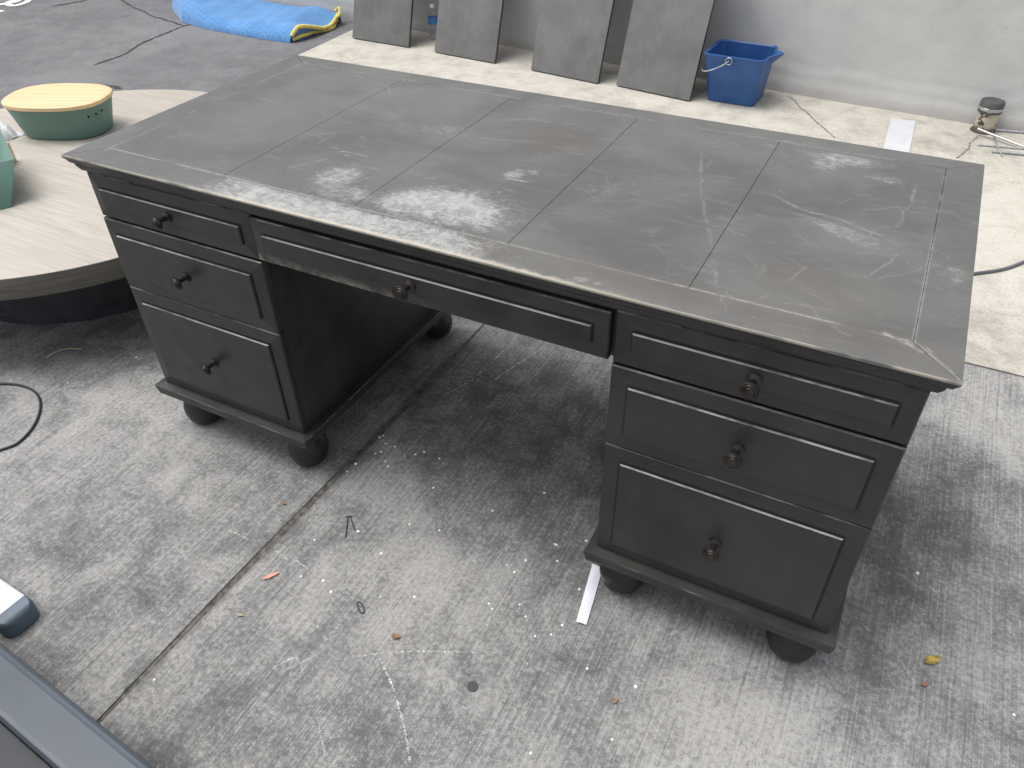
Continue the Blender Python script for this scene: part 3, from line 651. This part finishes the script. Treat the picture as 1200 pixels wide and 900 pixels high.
pts = spline([(-.02, -.070, .232), (-.055, -.078, .205), (-.105, -.074, .178), (-.150, -.05, .160), (-.178, .02, .150), (-.186, .085, .147), (-.178, .15, .150), (-.150, .22, .165), (-.09, .243, .195), (-.02, .240, .232)], 8)
bm = bmesh.new(); tube(bm, pts, .0028, 8); from_bm('wire_handle', bm, M_WIRE, bk, 60)
bm = bmesh.new(); tube(bm, [(-.02+.0165*math.cos(a), -.0715, .232+.0165*math.sin(a)) for a in np.linspace(0, 6.28, 25)], .0022, 6); from_bm('handle_ring', bm, M_WIRE, bk, 60)

# ------------------------------------------------------------------ bottle, pipe, rods, paper
g = G(508, 45); bt = empty('water_bottle', (g[0]+.005, g[1], 0), 'clear plastic water bottle with blue label standing by the wall', 'bottle')
bm = bmesh.new(); lathe(bm, [(.018, .0006), (.028, .002), (.031, .010), (.0305, .05), (.029, .06), (.031, .07), (.031, .135), (.028, .152), (.016, .178), (.0125, .186), (.0125, .194)], 24); from_bm('plastic_body', bm, M_CLEAR, bt, 60)
bm = bmesh.new(); lathe(bm, [(.0315, .092), (.0315, .132)], 24, cap=False); from_bm('label_wrap', bm, M_LABEL, bt, 60)
bm = bmesh.new(); lathe(bm, [(.0145, .190), (.0145, .205), (.0135, .2065)], 20); from_bm('cap', bm, M_CAPW, bt, 40)
pp = empty('pipe_stub', (1.055, 3.335, 0), 'short flaking cream pipe stub with clamped grey rubber cap', 'pipe')
bm = bmesh.new(); lathe(bm, [(.056, .0005), (.053, .006), (.046, .012), (.046, .105), (.044, .107)], 28); from_bm('pipe', bm, M_RUST, pp, 40)
bm = bmesh.new(); lathe(bm, [(.050, .092), (.053, .094), (.053, .140), (.050, .1445), (.046, .1450), (.044, .142)], 28); from_bm('rubber_cap', bm, M_RUBBER, pp, 40)
bm = bmesh.new(); lathe(bm, [(.0532, .104), (.0545, .105), (.0545, .117), (.0532, .118)], 28, cap=False); bx(bm, -.012, .008, -.064, -.053, .104, .118, .001); from_bm('hose_clamp', bm, M_CLAMP, pp, 40)
RODS = [((1143, 158), (1215, 180), .010, 'pale thin rod on top of the rods by the pipe stub'), ((1166, 154), (1215, 158), .0065, 'galvanised rod nearest the wall foot beside the pipe stub'), ((1162, 179), (1215, 184), .0065, 'galvanised rod farthest from the wall, beside the pipe stub'), ((1146, 171), (1205, 176), .0045, 'thin dull rod under the pale one, beside the pipe stub'), ((1158, 150), (1174, 184), .0045, 'short bent cross rod under the others beside the pipe stub')]
for i, (a, b, r, lab) in enumerate(RODS):
    zz = (.012, .0066, .0066, .0046, .0046)[i]+.0006
    p = [np.array([*G(a[0]+(b[0]-a[0])*t, a[1]+(b[1]-a[1])*t)[:2], zz]) for t in (0, .3, .65, 1)]
    if i == 0:
        for k, q in enumerate(p): q[2] = (.030, .022, .014, .008)[k]
        r = .006
    if i == 4: p[1][0] += .006
    bm = bmesh.new(); tube(bm, spline(p, 3), min(r, .0065)*.9, 8); o = from_bm('metal_rod', bm, M_STEEL, None, 60); tag(o, lab, 'rod', 'metal rods by the pipe')
def sheet(name, quad, mat, curl, label, cat, nx=10, ny=14, th=.0006):
    q = [np.array(p[:2]) for p in quad]; V = []
    for i in range(nx):
        for j in range(ny):
            u, v = i/(nx-1), j/(ny-1); p = (q[0]*(1-u)+q[1]*u)*(1-v)+(q[3]*(1-u)+q[2]*u)*v; V.append((p[0], p[1], .0028+curl(u, v)))
    o, _ = fast_grid(name, np.array(V), nx, ny, mat, skirt=th); return tag(o, label, cat)
sheet('paper_strip', [G(1027, 205), G(1060, 205), G(1073, 142), G(1044, 139)], M_WHITE, lambda u, v: .003*math.sin(v*9)**2+.002*u*math.sin(v*17), 'white paper strip lying on the pale concrete in front of the wall', 'paper')
sheet('tape_strip', [G(675, 730), G(687, 734), G(706, 668), G(694, 662)], M_TAPE, lambda u, v: .012*(v-.6)**2*(1 if v > .6 else .4)+.002*math.sin(u*3.1), 'narrow strip of white tape on the concrete at the desk pedestal foot', 'tape')

# ------------------------------------------------------------------ cables
bm = bmesh.new(); tube(bm, spline([(*G(-260, 500)[:2], .0042), (*G(-130, 500)[:2], .0042), (*G(-60, 470)[:2], .0042), (*G(-25, 455)[:2], .0042), (*G(0, 451)[:2], .0042), (*G(25, 453)[:2], .0042), (*G(42, 461)[:2], .0042), (*G(48, 476)[:2], .0042), (*G(41, 499)[:2], .0042), (*G(22, 520)[:2], .0042), (*G(0, 529)[:2], .0042), (*G(-40, 545)[:2], .0042), (*G(-110, 590)[:2], .0042), (*G(-220, 610)[:2], .0042)], 8), .0036, 8)
tag(from_bm('black_cable', bm, M_CABLE, None, 60), 'looped thin black cable on the stained concrete near the round table', 'cable')
bm = bmesh.new(); tube(bm, spline([(*G(1080, 330)[:2], .0062), (*G(1115, 326)[:2], .0062), (*G(1143, 322)[:2], .0062), (*G(1175, 317)[:2], .0062), (*G(1200, 308)[:2], .0062), (*G(1240, 290)[:2], .0062), (*G(1330, 275)[:2], .0062), (*G(1450, 300)[:2], .0062)], 8), .0056, 8)
tag(from_bm('grey_cable', bm, M_HOSE, None, 60), 'grey cable running under the desk end on the pale concrete', 'cable')

# ------------------------------------------------------------------ white bar and blue-grey bin at lower left
by0, by1 = -.651, -.573; bar = empty('white_bar', (-.70, -.612, 0), 'flat white bar with rounded blue-grey end cap on the concrete', 'bar'); bar.rotation_euler = (0, 0, math.radians(-3))
hw = .039
def prof(x, sc=1.0, zt=.050, zb=.006): return [(x, sc*hw*a, zb+(zt-zb)*b) for a, b in ((-1, .25), (-1, .75), (-.96, .92), (-.85, 1), (.85, 1), (.96, .92), (1, .75), (1, .25), (.94, 0), (-.94, 0))]
bm = bmesh.new(); loft(bm, [prof(-.75), prof(.008)]); from_bm('tube', bm, M_BAR, bar, 30)
bm = bmesh.new(); loft(bm, [prof(.006, 1.03, .0515, .0006), prof(.020, 1.03, .0515, .0006), prof(.030, .93, .049, .0006), prof(.037, .72, .044, .0006), prof(.040, .45, .040, .003)]); from_bm('end_cap', bm, M_CAP, bar, 30)
bm = bmesh.new(); bx(bm, -.60, -.54, -.035, .035, .0005, .0065, .001); from_bm('rubber_pad', bm, M_CAP, bar, 40)
ZR = .20; e0 = G(0, 752, ZR); e1 = G(182, 900, ZR); ea = math.atan2(e1[1]-e0[1], e1[0]-e0[0])
pb = empty('plastic_bin', (e0[0], e0[1], 0), 'wide-rimmed slate blue plastic bin with dark inside beside the white bar', 'bin'); pb.rotation_euler = (0, 0, ea)
def rq(x0, x1, y0, y1, z): return [(x0, y0, z), (x1, y0, z), (x1, y1, z), (x0, y1, z)]
bm = bmesh.new(); x0, x1, y0, y1 = -.55, .70, -.62, 0.0; R = []
for ins, z in ((.035, .0005), (.012, .150), (.006, .150), (.0, .160), (0, .193), (.002, .1975), (.007, .2), (.011, .1985), (.015, .1955), (.060, .1945), (.072, .1955), (.080, .193), (.083, .186), (.088, .1)): R.append(rq(x0+ins, x1-ins, y0+ins, y1-ins, z))
loft(bm, R, cap=False); bm.faces.new([v for v in bm.verts][:4]); from_bm('rim_and_sides', bm, M_BIN, pb, 28)
box('dark_liner', x0+.085, x1-.085, y0+.085, y1-.085, .09, .172, M_BINI, pb, .004)

# ------------------------------------------------------------------ road lettering and cracks
def ribbon(name, pts, w, z, mat, parent=None, jag=0., n=6, kind=None):
    P = spline([(*p[:2], 0) for p in pts], n); V = []; m = len(P); rj = random.Random(len(name)+int(abs(pts[0][0])*977))
    for i, p in enumerate(P):
        t = P[min(i+1, m-1)]-P[max(i-1, 0)]; t = t/np.hypot(t[0], t[1]); ww = w*(1+jag*rj.uniform(-1, 1))*(.25 if i in (0, m-1) else 1)/2; off = jag*w*rj.uniform(-.8, .8)
        V += [(p[0]-t[1]*(ww+off), p[1]+t[0]*(ww+off), z), (p[0]+t[1]*(ww-off), p[1]-t[0]*(ww-off), z)]
    o = py_mesh(name, V, [(2*i, 2*i+2, 2*i+3, 2*i+1) for i in range(m-1)], mat, parent)
    if kind: tag(o, kind=kind)
    return o
gr = bpy.data.objects['ground']
ribbon('road_lettering', [G(-25, 4), G(0, 4), G(10, 2), G(18, 1), G(24, -3)], .055, -.006, M_PAINTW, gr)
ribbon('road_lettering', [G(34, -1), G(28, 2.5), G(17, 5.5), G(10, 4.5), G(9, 2.5), G(14, 0), G(24, -3)], .05, -.0055, M_PAINTW, gr)
ribbon('road_lettering', [G(-25, 16), G(-5, 13), G(4, 11)], .05, -.006, M_PAINTW, gr)
for pts, w in (([(108, 75), (145, 62), (160, 52), (175, 45), (192, 38), (215, 29), (232, 26)], .014), ([(140, -4), (150, 4), (168, 12), (180, 18), (198, 23), (215, 29)], .014), ([(60, 6), (90, 1), (120, -6)], .02), ([(112, 98), (128, 99), (142, 102)], .022)):
    ribbon('crack', [G(*p) for p in pts], w, -.007, mat_plain('asphalt_crack', (.05, .05, .052), .95, 0, .3, 40), gr, .45, 8)
for pts, w in (([(921, 112), (930, 117), (938, 127), (945, 131), (955, 142), (965, 150), (978, 162)], .006), ([(1146, 160), (1137, 168), (1135, 174), (1128, 180), (1120, 186)], .006)):
    ribbon('crack', [G(*p) for p in pts], w, .0022, mat_plain('fine_crack', (.20, .185, .16), .95, 0, .3, 40), ap, .7, 9)
# pale scratches on the front slab
SL = [o for o in bpy.data.objects if o.name.startswith('concrete_slab')]; sl_r = SL[1]; sl_l = SL[0]
for pts, w, p in (([(445, 772), (458, 800), (468, 830), (475, 860), (481, 893)], .005, sl_r), ([(418, 770), (450, 766), (500, 764), (560, 765)], .003, sl_r), ([(314, 790), (330, 778), (347, 771), (350, 776)], .0045, sl_r), ([(336, 786), (350, 778), (366, 771)], .003, sl_r), ([(268, 622), (280, 627), (291, 633)], .005, sl_l), ([(322, 645), (332, 652), (337, 656)], .005, sl_r), ([(372, 840), (377, 866), (382, 890)], .004, sl_r), ([(345, 656), (362, 668)], .003, sl_r), ([(596, 405), (560, 440), (520, 465)], .004, sl_r), ([(636, 408), (610, 425), (580, 445)], .004, sl_r), ([(570, 736), (575, 722)], .004, sl_r)):
    P = spline([(*G(*q)[:2], 0) for q in pts], 26); rk = random.Random(int(pts[0][0])); bm = bmesh.new()
    for i in range(len(P)-1):
        if rk.random() < .28: continue
        a, b = P[i], P[i+1]; t = (b-a)[:2]; ll = np.hypot(*t); t = t/ll; nn = np.array([-t[1], t[0]]); o_ = rk.gauss(0, w*.22); h1 = w*rk.uniform(.2, .62)
        ln_ = ll*rk.uniform(.35, 1.1); m_ = (a[:2]+b[:2])/2+nn*o_; z_ = .0020+rk.random()*.0006
        bm.faces.new([bm.verts.new((*(m_+t*x_+nn*y_), z_)) for x_, y_ in ((-ln_/2, 0), (-ln_*.15, -h1), (ln_*.3, -h1*.7), (ln_/2, h1*.1), (ln_*.1, h1), (-ln_*.35, h1*.6))])
    from_bm('scratch', bm, M_CHALK, p)
_c = G(554, 805); bm = bmesh.new(); lathe(bm, [(.0115, .0012), (.0112, .0026), (.004, .0030)], 18, (_c[0], _c[1], 0)); from_bm('dark_spot', bm, mat_plain('old_gum', (.06, .06, .06), .85), sl_r, 60)
# white paint specks, far too many and small to pick apart
SP = [(417, 544), (407, 553), (440, 532), (447, 530), (452, 520), (463, 524), (474, 535), (452, 541), (455, 547), (487, 533), (497, 530), (515, 538), (445, 513), (449, 511), (508, 572), (480, 615), (420, 623), (447, 649), (515, 622), (577, 599), (594, 663), (603, 671), (616, 657), (652, 639), (638, 578), (650, 638), (653, 658), (486, 772 - 72), (446, 700), (573, 708), (577, 714), (609, 709), (616, 723), (659, 733), (646, 744), (627, 746), (688, 784), (745, 805), (717, 867), (622, 883), (679, 691), (687, 634), (388, 694), (379, 681), (369, 633), (353, 676), (1188, 838), (1075, 672), (160, 419), (181, 797), (80, 449), (13, 447)]
bm = bmesh.new()
for px, py in SP+[(random.uniform(300, 700), random.uniform(520, 890)) for _ in range(25)]:
    c = G(px, py); r = random.uniform(.0024, .0040) if (px, py) in SP else random.uniform(.0008, .0016)
    lathe(bm, [(r, .0015), (r*.8, .0028), (r*.3, .0034)], 8, (c[0], c[1], 0.0))
o = from_bm('paint_specks', bm, M_SPECK, None, 60); tag(o, 'scattered white paint specks on the stained concrete', 'paint specks', kind='stuff')

# ------------------------------------------------------------------ litter
def leaf(name, px, py, ln, wd_, ang, mat, label, cat='leaf', bend=.25):
    c = G(px, py); n = 9; V = []
    rl = random.Random(int(px*7+py))
    for i in range(n):
        t = i/(n-1); ww = wd_*math.sin(math.pi*t**.8)**.8*.5*rl.uniform(.7, 1.15)+.0003; x_ = (t-.5)*ln
        for s in (-1, 0, 1): V.append((x_, s*ww, .004+bend*ln*((t-.5)**2)+(abs(s)*ww*rl.uniform(.2, .6))))
    o, _ = fast_grid(name, np.array(V), n, 3, mat, skirt=.0006); o.location = (c[0], c[1], 0); o.rotation_euler = (0, 0, ang); tag(o, label, cat); return o
leaf('fallen_leaf', 1092, 775, .040, .018, .75, M_LEAFY, 'small yellow fallen leaf on the concrete beyond the desk corner')
leaf('fallen_leaf', 1083, 803, .014, .012, .3, M_LEAFB, 'tiny brown leaf scrap next to the yellow leaf')
leaf('leaf_scrap', 464, 747, .020, .015, .4, M_LEAFB, 'crumpled rust-brown leaf scrap by a chalky scratch line'); leaf('leaf_scrap', 721, 822, .016, .010, 1.2, M_LEAFB, 'small orange-brown leaf scrap in front of the desk pedestal')
leaf('leaf_scrap', 333, 591, .012, .008, .2, M_LEAFB, 'tiny dark leaf scrap beside the slab joint'); leaf('peel_strip', 318, 676, .042, .010, 1.0, M_PEEL, 'curved orange-pink strip lying next to the slab joint', 'strip', .1)
leaf('leaf_scrap', 282, 722, .016, .006, .3, M_TWIG, 'pale straw-coloured scrap between joint and chalky scratch')
bm = bmesh.new(); tube(bm, spline([(*G(55, 421)[:2], .004), (*G(66, 415)[:2], .007), (*G(80, 411)[:2], .008), (*G(96, 410)[:2], .004)], 6), .0030, 6); tag(from_bm('straw', bm, M_TWIG, None, 60), 'curved dry straw on the concrete by the round table', 'straw')
bm = bmesh.new(); tube(bm, [(*G(405, 631)[:2], .0022), (*G(408, 607)[:2], .0022)], .0012, 6); tube(bm, [(*G(405, 606)[:2], .0022), (*G(413, 606)[:2], .0022)], .0012, 6); tube(bm, [(*G(411, 607)[:2], .0022), (*G(416, 622)[:2], .0022)], .0012, 6); tag(from_bm('staple', bm, M_CABLE, None, 60), 'bent dark wire staple on the concrete', 'staple')
bm = bmesh.new(); tube(bm, spline([(*G(418, 707)[:2], .0022), (*G(422, 718)[:2], .0022), (*G(427, 718)[:2], .0022), (*G(424, 708)[:2], .0022), (*G(419, 706)[:2], .0022)], 5), .0011, 6); tag(from_bm('wire_loop', bm, M_CABLE, None, 60), 'small oval dark wire loop on the concrete', 'wire')
